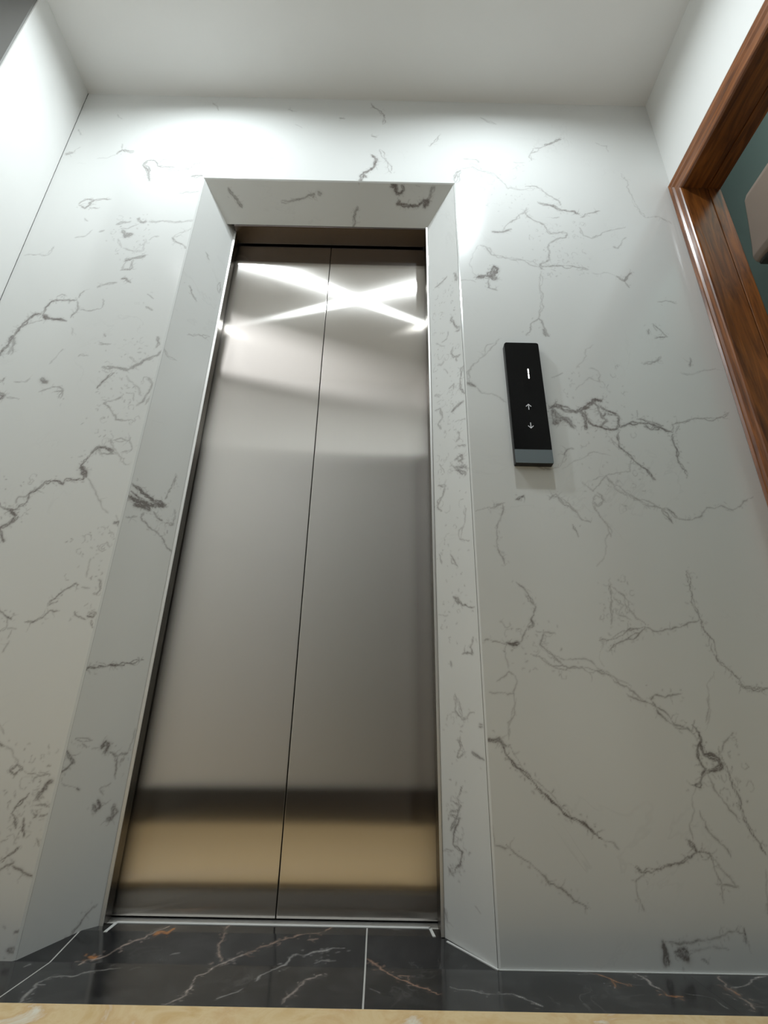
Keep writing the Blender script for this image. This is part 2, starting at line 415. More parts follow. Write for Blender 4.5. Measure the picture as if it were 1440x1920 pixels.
((-434,190,-427,181),4.2,0.5),((-428,70,-423,76),4,0.7),((-442,43,-435,43),7.9,0.8),((-430,28,-419,27,-409,28),12.8,0.9),((-446,17,-434,16),8.8,0.8),((-466,51,-460,49),6,0.4),((150,2669,179,2623,200,2595,198,2533),6.2,0.6),
((156,2460,176,2455),7,0.6),((159,2349,176,2319,171,2279,136,2248,125,2208,123,2189),9.6,0.85),((130,2237,144,2218),9.5,0.6),((188,2381,212,2320,232,2246),4.9,0.5),((372,2404,414,2475),5,0.5),((30,2566,51,2564),6.1,0.5),
((-136,2521,-108,2500),4,0.3),((571,2592,630,2549),5.1,0.4),((458,2219,469,2259,482,2269),6.7,0.6),((-236,2325,-196,2316),3.9,0.25),((-172,2616,-151,2605),5.2,0.5),]
VEINS_LEFT=[
((66,1894,84,1876),5.5,0.5),((35,1711,72,1677),6,0.6),((64,1530,101,1558,145,1586),4.3,0.4),((142,1827,146,1779),5.5,0.4),((6,981,37,972,62,964,75,958,109,965),8.5,1),((4,944,33,941,70,945,114,961),11.3,1),
((22,929,65,936,50,948),11.2,1),((53,920,55,896,80,883,118,871,138,849,160,842),5.7,0.6),((81,931,95,918,111,917),7.2,0.8),((106,979,117,1022,124,1066),5.2,0.6),((142,962,147,919,120,913),5.9,0.5),((132,895,134,888),5.8,0.7),
((10,889,39,901),5.5,0.5),((7,960,34,953,55,943,67,926),7,0.8),((2,1430,19,1410,49,1417),6.3,0.35),((2,513,8,519,26,521,69,531,98,541,138,553),5,0.9),((4,349,16,336,21,328,12,317,2,308),6.7,0.9),((16,373,54,371),4.6,0.5),
((33,364,45,356),5.8,0.6),((58,354,75,356),3.5,0.4),((78,356,86,367,94,356,91,345),9.5,0.9),((98,349,117,338,135,342,145,347),5.5,0.6),((145,347,151,368,152,397),3.7,0.4),((117,338,125,315,128,292),5.4,0.6),
((119,284,105,278,96,274,107,261),4.7,0.5),((44,277,50,275),6.8,0.9),((10,288,43,279),3.3,0.4),((88,245,97,230,105,240,96,253),8.1,0.8),((138,242,137,212,126,215),8.2,0.7),((133,326,139,335),4.9,0.5),
((87,13,98,13,110,28,125,47,145,58),5.4,0.6),((129,216,139,211,140,226),7,0.7),]
VEINS_RIGHT=[
((107,1780,72,1782,52,1786),7.1,0.6),((23,1777,15,1755,11,1737),10.3,0.5),((36,1601,44,1592,33,1567,21,1545,8,1540),6.6,0.6),((26,1535,8,1531),6.5,0.6),((57,1556,63,1529,86,1531),5,0.4),
((38,1482,47,1462,31,1439,13,1436),6.4,0.55),((31,1439,27,1420),6.4,0.5),((3,1389,13,1366,19,1337,20,1314,5,1290),6.9,0.65),((62,1338,44,1344,45,1328),6.3,0.5),((120,1346,98,1330),6.4,0.4),((11,1267,36,1264,57,1253),7.6,0.7),
((122,1290,100,1286,92,1251,110,1237,98,1215),6.3,0.55),((47,1213,34,1214,6,1204),4.5,0.4),((36,1178,33,1155,46,1147),6.7,0.55),((38,1132,11,1120),5.9,0.6),((86,1194,81,1200),6.1,0.5),((53,1092,32,1098,25,1084,41,1084),6.6,0.65),
((50,1070,11,1055),7.2,0.7),((50,1060,16,1037,20,1031),6.4,0.7),((70,1078,61,1085),5.9,0.5),((110,1102,91,1069),4.5,0.4),((103,1454,89,1445,80,1452),6.6,0.35),((64,1396,68,1407,81,1423),4.8,0.35),
((109,1542,96,1529,73,1505),5,0.35),((112,1313,94,1315),4.8,0.3),((117,1037,90,1027,100,1001,124,972,106,955),6.6,0.6),((69,1080,27,1048),5.8,0.5),((42,1092,10,1049),5.8,0.5),((25,946,28,899,46,857,15,845),4.8,0.4),
((119,835,112,807),5.6,0.5),((81,826,58,787),5.4,0.5),((78,712,63,703,48,685,11,676),5.2,0.8),((74,712,59,693),7.9,0.7),((129,675,96,669),4,0.4),((19,605,32,584,25,567,55,570),5.6,0.65),((93,557,90,545),7.6,0.5),
((82,484,84,447,63,426,48,431),4.8,0.6),((15,415,8,414),8.1,0.7),((80,386,66,372),4.7,0.6),((75,473,63,431,27,441),4.2,0.5),((72,391,81,351,60,361),4.7,0.6),((39,362,7,348),6.8,0.7),((71,294,86,270,80,248,108,241),4.6,0.7),
((108,236,81,234,96,210,104,183,77,173,85,150,106,130,119,141),5,0.75),((100,264,76,257,87,238,110,209),5.7,0.7),((132,170,104,174),4.5,0.5),((129,68,124,45),5.4,0.5),((51,87,37,78),4.2,0.4),]
VEINS_SOFFIT=[
((-349,28,-327,55,-302,89),7.7,0.6),((-161,67,-88,57,-60,46,-44,42,-48,53),6.7,0.6),((-28,42,-20,45),11.5,0.7),((118,-12,120,9),5.7,0.4),((116,78,102,109,98,142),6.8,0.7),((100,108,106,111),11.6,0.7),
((233,6,253,10,253,33,261,37,281,23),11.4,0.9),((269,9,277,23),7.6,0.8),((254,68,266,57),11.5,0.8),((254,68,299,72,331,72,350,56,370,52),8.6,0.9),((370,52,355,77),13.4,0.9),((387,10,370,52),9.5,0.6),((320,8,336,11),5.7,0.4),]
VEINS_FLOOR=[
((-307,-13,-304,8,-281,14,-258,53,-231,78,-216,100,-204,126,-191,150),3.1,0.8,0.3),((-212,90,-207,103,-190,97,-186,127),7.6,0.8,1),((-303,18,-291,13,-289,19),5,0.8,1),
((-316,-169,-332,-98,-324,-65,-291,-63,-273,-40,-225,-21),3.2,0.7,0),((-332,-98,-317,-97),3.5,0.6,0),((-94,-160,-77,-87,-63,-10,-38,16,-11,38),2.8,0.9,0.2),((-56,10,-74,71,-82,122,-74,163),3.2,0.7,0.4),
((-21,-138,-3,-118,12,-97),2.6,0.5,0),((-397,-25,-395,-9),4.8,0.5,0),((-155,28,-141,34),4,0.4,0),((-19,32,1,44),5.1,0.5,0.5),((-206,-29,-192,-16),2.9,0.3,0),((26,-68,44,-17,74,35,114,45,170,58),3,0.8,0),
((0,50,39,80,71,99,109,110,145,164),3.2,0.7,0.5),((86,-153,100,-93,110,-57,135,-33),3.6,0.7,0.2),((118,10,130,20,156,19),2.5,0.6,0),((95,82,115,88),5.3,0.5,0.4),((213,26,239,3,261,-35,285,-57,314,-84,332,-108),2.8,0.9,0.6),
((271,-35,289,-34,288,-57),2.8,0.7,0.5),((357,-76,388,-88,415,-101,457,-99),2.2,0.7,0),((255,152,284,142),3.4,0.4,0),((221,-88,239,-108),3.5,0.3,0),((457,-99,473,-115,494,-143),3,0.9,0),((632,-10,649,-33,669,-59),3.8,0.8,0.9),
((589,5,632,-10),2.4,0.5,0),((647,-37,639,-71),2.8,0.6,0),((700,3,713,-30,717,-74),3.3,0.9,0.1),((717,-74,715,-95,741,-98),4,0.8,0.9),((854,-9,837,-55,837,-90,832,-142),3.2,0.7,0.3),((842,-62,880,-46,946,-4),2.8,0.8,0.1),
((842,-62,840,-90),4.5,0.6,0.8),((746,-87,792,-105,789,-143),2.6,0.3,0),]

ZONES_FRONT = [(-.60, -.45, 1.05, 1.46, 110, .45), (-.55, -.43, .72, .86, 35, .5), (.74, .92, .92, 1.40, 90, .4), (.50, .64, .52, .64, 45, .42), (-.70, -.56, 1.78, 2.00, 55, .42),
    (-.56, -.44, .17, .37, 45, .55), (.47, .72, 2.05, 2.32, 60, .32), (.70, .90, 1.75, 2.02, 80, .36), (.90, 1.0, .27, .41, 35, .55), (-.80, -.66, .84, 1.0, 35, .5), (.74, .83, .63, .76, 35, .4)]

def strands(veins, seed):
    """turn traced veins into crooked strands: (points, widths, strengths, gold)"""
    out = []
    for vi, ve in enumerate(veins):
        rnd = np.random.RandomState(seed * 1000 + vi)
        p = np.array(ve[0], float).reshape(-1, 2) / 1000.0
        w, s = ve[1] / 1000.0, ve[2]
        gold = ve[3] if len(ve) > 3 else 0.0
        n_str = 5 if w > .0075 else 3 if w > .0062 else 2 if w > .0042 else 1
        for k in range(n_str):
            q = p.copy()
            while True:
                seg = np.linalg.norm(np.diff(q, axis=0), axis=1)
                if seg.max() < .005: break
                mid = (q[1:] + q[:-1]) / 2
                t = q[1:] - q[:-1]
                nrm = np.stack([-t[:, 1], t[:, 0]], 1)
                mid = mid + nrm * rnd.normal(0, .075, (len(mid), 1))
                z = np.empty((len(q) + len(mid), 2))
                z[0::2], z[1::2] = q, mid
                q = z
            if n_str >= 2:
                off = w * .5
                ph = rnd.uniform(0, 6.28)
                t = np.gradient(q, axis=0)
                t /= np.linalg.norm(t, axis=1, keepdims=True) + 1e-9
                ln = np.concatenate([[0], np.cumsum(np.linalg.norm(np.diff(q, axis=0), axis=1))])
                wob = np.convolve(rnd.normal(0, 1, len(q) + 12), np.ones(7) / 7, 'same')[6:6 + len(q)] * 1.2
                q = q + np.stack([-t[:, 1], t[:, 0]], 1) * (abs(off) * wob)[:, None]
            n = len(q)
            a = np.linspace(0, 1, n)
            m = np.convolve(rnd.uniform(.25, 1.3, n + 8), np.ones(5) / 5, 'same')[4:4 + n]
            env = np.clip(np.minimum(a, 1 - a) * 7 + .45, 0, 1)
            ww = w * (.40 if n_str >= 2 else .62) * (.35 + 1.0 * m ** 2) * env
            ss = s * np.clip(m * 1.15, 0, 1.1) * (.6 + .4 * env)
            out.append((q, ww, ss, gold))
            # specks beside the vein
            ln_t = np.linalg.norm(np.diff(q, axis=0), axis=1).sum()
            if k == 0 and s > .4:
                for _ in range(rnd.poisson(ln_t * 170 * s)):
                    i = rnd.randint(0, n)
                    out.append(speck(rnd, q[i] + rnd.normal(0, .007, 2), s * rnd.uniform(.25, .6), gold))
            # side twigs
            if w > .003 and n > 6:
                for _ in range(rnd.poisson(n / 14.0 * s)):
                    i = rnd.randint(1, n - 1)
                    d = q[min(i + 1, n - 1)] - q[i - 1]
                    ang = math.atan2(d[1], d[0]) + rnd.choice([-1, 1]) * rnd.uniform(.4, 1.3)
                    L = rnd.uniform(.008, .024)
                    b = [q[i]]
                    for _k in range(4):
                        ang += rnd.normal(0, .45)
                        b.append(b[-1] + np.array([math.cos(ang), math.sin(ang)]) * L / 4)
                    b = np.array(b)
                    out.append((b, np.full(5, .0015), s * np.linspace(.7, .2, 5), gold))
    return out


def speck(rnd, c, s, gold=0.0):
    L, ang = rnd.uniform(.002, .008), rnd.uniform(0, 6.28)
    b = [np.array(c)]
    for _k in range(3):
        ang += rnd.normal(0, .7)
        b.append(b[-1] + np.array([math.cos(ang), math.sin(ang)]) * L / 3)
    return (np.array(b), np.full(4, rnd.uniform(.0013, .0024)), np.array([.5, 1, 1, .5]) * s, gold)


def crazed(zones, seed):
    """patches of fine crackle: (u0, u1, v0, v1, specks, strength)"""
    rnd = np.random.RandomState(seed)
    out = []
    for u0, u1, v0, v1, cnt, s in zones:
        for _ in range(cnt):
            c = (rnd.uniform(u0, u1), rnd.uniform(v0, v1))
            if rnd.uniform() < .3:
                r, a0 = rnd.uniform(.004, .012), rnd.uniform(0, 6.28)
                th = a0 + np.linspace(0, rnd.uniform(2, 5), 7)
                p = np.stack([c[0] + r * np.cos(th) * rnd.uniform(.6, 1), c[1] + r * np.sin(th)], 1) + rnd.normal(0, .0012, (7, 2))
                out.append((p, np.full(7, .0016), np.clip(rnd.uniform(.2, 1, 7), 0, 1) * s, 0.0))
            else:
                out.append(speck(rnd, c, s * rnd.uniform(.4, 1.2)))
    return out


def more_veins(boxes, seed):
    """further veins on the stretches of slab beside the traced ones"""
    rnd = np.random.RandomState(seed)
    out = []
    for u0, u1, v0, v1, cnt in boxes:
        for _ in range(cnt):
            p, a = np.array([rnd.uniform(u0, u1), rnd.uniform(v0, v1)]) * 1000, rnd.uniform(-.9, .9)
            pts = []
            for _k in range(rnd.randint(3, 7)):
                pts += [min(max(p[0], u0 * 1000), u1 * 1000), p[1]]
                a += rnd.normal(0, .5)
                p = p + np.array([math.cos(a), math.sin(a)]) * rnd.uniform(15, 40)
            out.append((pts, rnd.uniform(2.5, 6), rnd.uniform(.4, .85)))
    return out


def rasterise(str_list, us, vs_):
    """strength of the veining at a regular grid of points"""
    R = np.zeros((len(us), len(vs_)), np.float32)
    Gd = np.zeros_like(R)
    du, dv = us[1] - us[0], vs_[1] - vs_[0]
    for q, ww, ss, gold in str_list:
        for i in range(len(q) - 1):
            a, b = q[i], q[i + 1]
            w = max(.0012, (ww[i] + ww[i + 1]) / 2)
            s = (ss[i] + ss[i + 1]) / 2
            m = w * 2.8
            i0 = int((min(a[0], b[0]) - m - us[0]) / du); i1 = int((max(a[0], b[0]) + m - us[0]) / du) + 2
            j0 = int((min(a[1], b[1]) - m - vs_[0]) / dv); j1 = int((max(a[1], b[1]) + m - vs_[0]) / dv) + 2
            i0, j0 = max(0, i0), max(0, j0)
            if i1 <= i0 or j1 <= j0 or i0 >= len(us) or j0 >= len(vs_): continue
            X = us[i0:i1, None]; Y = vs_[None, j0:j1]
            t = b - a
            L2 = t @ t + 1e-12
            h = np.clip(((X - a[0]) * t[0] + (Y - a[1]) * t[1]) / L2, 0, 1)
            d2 = (X - a[0] - h * t[0]) ** 2 + (Y - a[1] - h * t[1]) ** 2
            v = (s * (.84 * np.exp(-d2 / (w * .60) ** 2) + .16 * np.exp(-d2 / (w * 1.7) ** 2))).astype(np.float32)
            sub = R[i0:i1, j0:j1]
            if gold: 
                g = Gd[i0:i1, j0:j1]
                g[v > sub] = gold
            np.maximum(sub, v, out=sub)
    R[R < .015] = 0
    return R, Gd


class Stone:
    """a stone face: fine mesh where veins run, coarse where the stone is plain"""
    def __init__(s):
        s.V, s.F, s.A, s.n = [], [], [], 0

    def rect(s, st, u0, u1, v0, v1, fn, cell=.0021, K=12):
        bu = max(1, round((u1 - u0) / (cell * K))); bv = max(1, round((v1 - v0) / (cell * K)))
        us = np.linspace(u0, u1, bu * K + 1); vv = np.linspace(v0, v1, bv * K + 1)
        R, _ = rasterise(st, us, vv)
        for bi in range(bu):
            for bj in range(bv):
                blk = R[bi * K:bi * K + K + 1, bj * K:bj * K + K + 1]
                if blk.max() > 0:
                    gu, gv = np.meshgrid(us[bi * K:bi * K + K + 1], vv[bj * K:bj * K + K + 1], indexing='ij')
                    m = K
                    at = blk.ravel()
                else:
                    gu, gv = np.meshgrid(us[[bi * K, bi * K + K]], vv[[bj * K, bj * K + K]], indexing='ij')
                    m = 1
                    at = np.zeros(4, np.float32)
                P = fn(gu.ravel(), gv.ravel())
                ii, jj = np.meshgrid(np.arange(m), np.arange(m), indexing='ij')
                b = (ii * (m + 1) + jj).ravel() + s.n
                s.F.append(np.stack([b, b + m + 1, b + m + 2, b + 1], 1))
                s.V.append(P); s.A.append(at); s.n += len(P)

    def quads(s, qs):
        for q in qs:
            s.V.append(np.array(q, float)); s.A.append(np.zeros(4, np.float32))
            s.F.append(np.arange(4)[None] + s.n); s.n += 4

    def build(s, name, mat, parent=None, gold=None):
        V = np.concatenate(s.V).astype(np.float32); F = np.concatenate(s.F).astype(np.int32); A = np.concatenate(s.A).astype(np.float32)
        me = bpy.data.meshes.new(name)
        me.vertices.add(len(V)); me.vertices.foreach_set('co', V.ravel())
        me.loops.add(F.size); me.loops.foreach_set('vertex_index', F.ravel())
        me.polygons.add(len(F)); me.polygons.foreach_set('loop_start', np.arange(0, F.size, 4, dtype=np.int32))
        me.update(calc_edges=True)
        at = me.attributes.new('vein', 'FLOAT', 'POINT'); at.data.foreach_set('value', A)
        if gold is not None:
            ag = me.attributes.new('gold', 'FLOAT', 'POINT'); ag.data.foreach_set('value', gold.astype(np.float32))
        me.validate()
        me.materials.append(mat)
        return link(bpy.data.objects.new(name, me), parent)


# ================================================================ STRUCTURE
# ---- front wall: polished white veined stone round the lift opening
CH = .0035
stf = strands(VEINS_FRONT, 1) + strands(more_veins([(-.96, -.86, 1.0, 1.45, 4), (-.96, -.75, .1, .85, 9), (1.08, 1.22, .1, .75, 8)], 7), 6) + crazed(ZONES_FRONT, 11)
w = Stone()
fr = lambda u, v: np.stack([u, np.zeros_like(u), v], 1)
w.rect(stf, XL, XLO - CH, 0, ZO + CH, fr)
w.rect(stf, XRO + CH, XR, 0, ZO + CH, fr)
w.rect(stf, XL, XR, ZO + CH, ZC, fr)
c1 = .001
w.quads([  # polished arris round the opening
    [(XLO - CH, 0, 0), (XLO + c1, CH, 0), (XLO + c1, CH, ZO - c1), (XLO - CH, 0, ZO + CH)],
    [(XRO + CH, 0, 0), (XRO + CH, 0, ZO + CH), (XRO - c1, CH, ZO - c1), (XRO - c1, CH, 0)],
    [(XLO - CH, 0, ZO + CH), (XLO + c1, CH, ZO - c1), (XRO - c1, CH, ZO - c1), (XRO + CH, 0, ZO + CH)],
    # back of the slab
    [(XL - .1, .02, 0), (XLO - .02, .02, 0), (XLO - .02, .02, ZC), (XL - .1, .02, ZC)],
    [(XRO + .02, .02, 0), (XW, .02, 0), (XW, .02, ZC), (XRO + .02, .02, ZC)],
    [(XLO - .02, .02, ZO + .02), (XRO + .02, .02, ZO + .02), (XRO + .02, .02, ZC), (XLO - .02, .02, ZC)]])
wall_front = struct(w.build('wall_front', MAT['stone']), 'white stone wall with grey crackled veins around the lift door')


def jamb_panel(o, e, length, veins, seed, back, zones=()):
    s = Stone()
    st = strands(veins, seed) + crazed(zones, seed + 20)
    ux, uy = e
    t0 = CH * .9
    s.rect(st, t0, length, 0, ZO, lambda u, v: np.stack([o[0] + ux * u, o[1] + uy * u, v], 1))
    nx, ny = back
    a = (o[0] + ux * t0, o[1] + uy * t0); b = (o[0] + ux * length, o[1] + uy * length)
    a2 = (a[0] + nx * .018, a[1] + ny * .018 + .02); b2 = (b[0] + nx * .018, b[1] + ny * .018)
    s.quads([[(*b, 0), (*b2, 0), (*b2, ZO), (*b, ZO)], [(*b2, 0), (*a2, 0), (*a2, ZO), (*b2, ZO)], [(*a2, 0), (*a, 0), (*a, ZO), (*a2, ZO)]])
    return s.build('stone_panel', MAT['stone'], wall_front)


Lj = math.hypot(XLI - XLO, DL)
el = ((XLI - XLO) / Lj, DL / Lj)
jl = jamb_panel((XLO, 0), el, Lj, VEINS_LEFT, 2, (-el[1], el[0]))
jl['label'] = 'splayed stone reveal left of the lift door'
Lr = math.hypot(XRI - XRO, D)
er = ((XRI - XRO) / Lr, D / Lr)
jr = jamb_panel((XRO, 0), er, Lr, VEINS_RIGHT, 3, (er[1], -er[0]), ((.02, .12, 1.05, 1.75, 120, .42), (.02, .12, .55, 1.05, 45, .42), (.06, .12, .12, .45, 40, .5)))
jr['label'] = 'splayed stone reveal right of the lift door'
s = Stone()
Ls = math.hypot(D, ZO - ZI)
sy, sz = D / Ls, (ZI - ZO) / Ls
s.rect(strands(VEINS_SOFFIT, 4), XLO, XRO, CH * .9, Ls, lambda u, v: np.stack([u, v * sy, ZO + v * sz], 1))
s.quads([[(XLO, D, ZI), (XRO, D, ZI), (XRO, D, ZI + .03), (XLO, D, ZI + .03)], [(XLO, .02, ZO + .02), (XRO, .02, ZO + .02), (XRO, D, ZI + .03), (XLO, D, ZI + .03)]])
so = s.build('stone_panel', MAT['stone'], wall_front)
so['label'] = 'stone soffit panel over the lift door'

# ---- ceiling
m = MB()
m.box(XL, XW, YBACK - .1, .02, ZC, ZC + .35)
ceiling = struct(m.build('ceiling', MAT['ceiling']))
m = MB()
m.box(XH - .1, XL - .001, YBACK - .1, .02, ZH, ZH + .1)
struct(m.build('ceiling', MAT['grey']))

# ---- left wall: short white return, then the stair hall
m = MB()
m.box(XL - .35, XL, YP, 0, 0, ZC + .30)
struct(m.build('wall_left', MAT['paint'], bevel=.004))
m = MB()
m.box(XH, XL - .35, YP, YP + .1, 0, ZH)
m.box(XH - .1, XH, YBACK - .1, YP + .1, 0, ZH)
struct(m.build('wall_left', MAT['paint']))

m = MB()
m.box(XL - .35, XL - .0045, YP - .006, YP, 0, ZC + .30)
struct(m.build('trim_1', MAT['grey']))

# ---- right wall with the doorway
DY0, DY1, DZ = -.062, -.93, 2.108        # clear doorway
m = MB()
m.box(XR, XW, DY0 + .02, YS, 0, ZC)
m.box(XR, XW, DY1 - .02, DY0 + .02, DZ + .02, ZC)
m.box(XR, XW, YBACK - .1, DY1 - .02, 0, ZC)
struct(m.build('wall_right', MAT['paint']))

# ---- back wall with black stone skirting and an added dark door shape
m = MB()
m.box(XH, XW, YBACK - .1, YBACK, 0, ZH)
struct(m.build('wall_back', MAT['paint']))
m = MB()
m.box(XH, -.10, YBACK, YBACK + .012, ZT, .163)
m.box(.98, XR, YBACK, YBACK + .012, ZT, .163)
struct(m.build('baseboard_back', MAT['black']))
dr = struct(empty('added_dark_door', (.44, YBACK, 0)))  # added, unseen: darkens the lift door's reflection in place of a person
m = MB(); m.box(-.46, .46, .0, .03, .01, 2.02); m.build('dark_leaf', MAT['dark_filler'], dr, bevel=.003)
m = MB(); m.box(-.54, -.46, .0, .04, 0, 2.10); m.build('casing', MAT['dark_filler'], dr, bevel=.004)
m = MB(); m.box(.46, .54, .0, .04, 0, 2.10); m.build('casing', MAT['dark_filler'], dr, bevel=.004)
m = MB(); m.box(-.46, .46, .0, .04, 2.02, 2.10); m.build('casing', MAT['dark_filler'], dr, bevel=.004)

# ---- side room beyond the doorway
m = MB()
m.box(XS, XS + .1, YBACK - .1, YS, 0, ZS)
m.box(XW, XS, YS, YS + .1, 0, ZS)
m.box(XW, XS, YBACK - .1, YBACK, 0, ZS)
m.box(XW - .05, XW, YBACK - .1, YS, ZC + .36, ZS)
struct(m.build('wall_side_room', MAT['teal']))
m = MB()
m.box(XW - .05, XS + .1, YBACK - .1, YS + .1, ZS, ZS + .1)
struct(m.build('ceiling', MAT['ceiling']))
m = MB()
m.box(XW, XS + .1, YBACK - .1, YS + .1, -.06, -.002)
struct(m.build('floor', MAT['beige']))

# ---- floor: beige stone with a black stone border and threshold
m = MB()
m.box(XH - .1, XW, YBACK - .1, YB - .0012, -.06, ZT)
floor = struct(m.build('floor', MAT['beige'], bevel=.0015), 'beige polished stone floor')
m = MB()
m.box(XL, XR, YB - .0012, .27, -.06, -.0004)
m.prism([(0, -.003), (0, -.0004), (D, RAMP - .0004), (.2, RAMP - .0004), (.2, -.003)], lambda y, z: (XLO, y, z), lambda y, z: (XRO, y, z))
m.build('grout_bed', MAT['grout'], floor)
st_floor = strands(VEINS_FLOOR, 5)
fu = np.arange(-1.0, 1.26, .0018); fv = np.arange(-.21, .28, .0018)
FR, FG = rasterise(st_floor, fu, fv)


def look(Rm, x, y):
    i = np.clip((x - fu[0]) / .0018, 0, len(fu) - 2); j = np.clip((y - fv[0]) / .0018, 0, len(fv) - 2)
    a, b = i.astype(int), j.astype(int)
    i, j = i - a, j - b
    return Rm[a, b] * (1 - i) * (1 - j) + Rm[a + 1, b] * i * (1 - j) + Rm[a, b + 1] * (1 - i) * j + Rm[a + 1, b + 1] * i * j


def zf(y):
    return np.clip(y / D, 0, 1) * RAMP


def floor_tile(corners, n, label=None):
    """corners: front-left, front-right, back-right, back-left"""
    a, b, c, d = [np.array(p, float) for p in corners]
    nu = max(2, int(max(np.linalg.norm(b - a), np.linalg.norm(c - d)) / .0024)); nv = max(2, int(np.linalg.norm(d - a) / .0024))
    U, Vv = np.meshgrid(np.linspace(0, 1, nu + 1), np.linspace(0, 1, nv + 1), indexing='ij')
    U, Vv = U.ravel()[:, None], Vv.ravel()[:, None]
    P = a * (1 - U) * (1 - Vv) + b * U * (1 - Vv) + c * U * Vv + d * (1 - U) * Vv
    s = Stone()
    ii, jj = np.meshgrid(np.arange(nu), np.arange(nv), indexing='ij')
    k = (ii * (nv + 1) + jj).ravel()
    s.F.append(np.stack([k, k + nv + 1, k + nv + 2, k + 1], 1)); s.V.append(np.concatenate([P, zf(P[:, 1:2])], 1))
    s.A.append(look(FR, P[:, 0], P[:, 1])); s.n = len(P)
    gold = look(FG, P[:, 0], P[:, 1])
    z = -.02
    cs = [a, b, c, d]
    zz = [0.0] * 4
    qs = [[(*cs[i], zz[i]), (*cs[i], z), (*cs[(i + 1) % 4], z), (*cs[(i + 1) % 4], zz[(i + 1) % 4])] for i in range(4)]
    s.quads(qs)
    gold = np.concatenate([gold, np.zeros(16)])
    o = s.build('stone_tile', MAT['black'], floor, gold)
    return o


G = .0015
jx = lambda y: -.364 - y * .03               # joint on the left
XG = .2115
YT = .150
floor_tile([(jx(YB) + G, YB), (XG - G, YB), (XG - G, YT), (jx(YT) + G, YT)], 1)
floor_tile([(XG + G, YB), (.80, YB), (.80, YT), (XG + G, YT)], 1)
floor_tile([(.80 + .0003, YB), (XR, YB), (XR, .05), (.80 + .0003, .05)], 1)
floor_tile([(XL, YB), (jx(YB) - G, YB), (jx(.10) - G, .10), (XL, .10)], 1)
# white caulk lines
def strip(m, a, b, wd):
    a, b = np.array(a), np.array(b)
    t = (b - a)[:2]; t = t / np.linalg.norm(t); n = np.array([-t[1], t[0], 0]) * wd / 2
    p = [a - n, b - n, b + n, a + n]
    i = len(m.v)
    m.v += [(*q[:2], q[2] - .003) for q in p] + [(*q[:2], q[2] + .0012) for q in p]
    m.f += [tuple(i + k for k in f) for f in ((3, 2, 1, 0), (4, 5, 6, 7), (0, 1, 5, 4), (1, 2, 6, 5), (2, 3, 7, 6), (3, 0, 4, 7))]
for a, b, wd in (((-.3190, .1555, RAMP), (.3452, .1555, RAMP), .011), ((-.3172, .1555, RAMP), (-.3143, .0968, RAMP * .94), .007), ((.3443, .1555, RAMP), (.3480, .1005, RAMP), .006),
                 ((.3720, .086, RAMP * .84), (XRO - .001, -.0012, 0), .005), ((XRO, -.0015, 0), (XR, -.0015, 0), .003)):
    m = MB(); strip(m, a, b, wd); m.build('caulk_line', MAT['caulk'], floor)

# ================================================================ THINGS
# ---- lift door
YD = .1828
XC = .0122
YJ = YD - .012
lift = empty('elevator_door', (0, YD, 0))
tag(lift, 'brushed stainless steel two-panel lift door in the veined stone portal', 'elevator door')
off = lambda o: (setattr(o, 'location', (0, -YD, 0)), o)[1]
for x0, x1 in ((XLI - .04, XC - .0011), (XC + .0011, XRI + .04)):
    m = MB(); m.box(x0, x1, YD, YD + .035, RAMP + .005, ZI + .06)
    off(m.build('door_panel', MAT['steel'], lift, bevel=.0016, grain=True))
m = MB(); m.box(XC - .02, XC + .02, YD + .02, YD + .05, RAMP + .003, ZI + .06)
o = off(m.build('seam_shade', MAT['void'], lift)); o['label'] = 'black gap between the two door panels'  # black strip put in for the shade inside the seam
lip = .005
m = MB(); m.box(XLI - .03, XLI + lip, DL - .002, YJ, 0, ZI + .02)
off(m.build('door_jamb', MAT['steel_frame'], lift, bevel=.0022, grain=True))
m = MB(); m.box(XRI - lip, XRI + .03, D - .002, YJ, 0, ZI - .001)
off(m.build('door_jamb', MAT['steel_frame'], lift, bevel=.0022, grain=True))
m = MB(); m.box(XLI - .001, XLI + .007, DL - .005, DL - .0022, 0, ZI + .004)
off(m.build('edge_trim', MAT['satin'], lift, bevel=.001))
m = MB(); m.box(XRI - .005, XRI + .001, D - .005, D - .0022, RAMP, ZI - .001)
off(m.build('edge_trim', MAT['satin'], lift, bevel=.001))
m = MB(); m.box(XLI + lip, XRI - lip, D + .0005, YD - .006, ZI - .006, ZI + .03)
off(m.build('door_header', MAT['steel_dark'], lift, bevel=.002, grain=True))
m = MB(); m.box(XLI - .04, XRI + .04, YD - .022, YD + .05, -.01, RAMP + .002)
off(m.build('door_sill', MAT['alu'], lift, bevel=.001))
m = MB(); m.box(XLI - .09, XRI + .09, YD + .052, YD + .06, 0, ZI + .1)
off(m.build('shaft_lining', MAT['void'], lift))

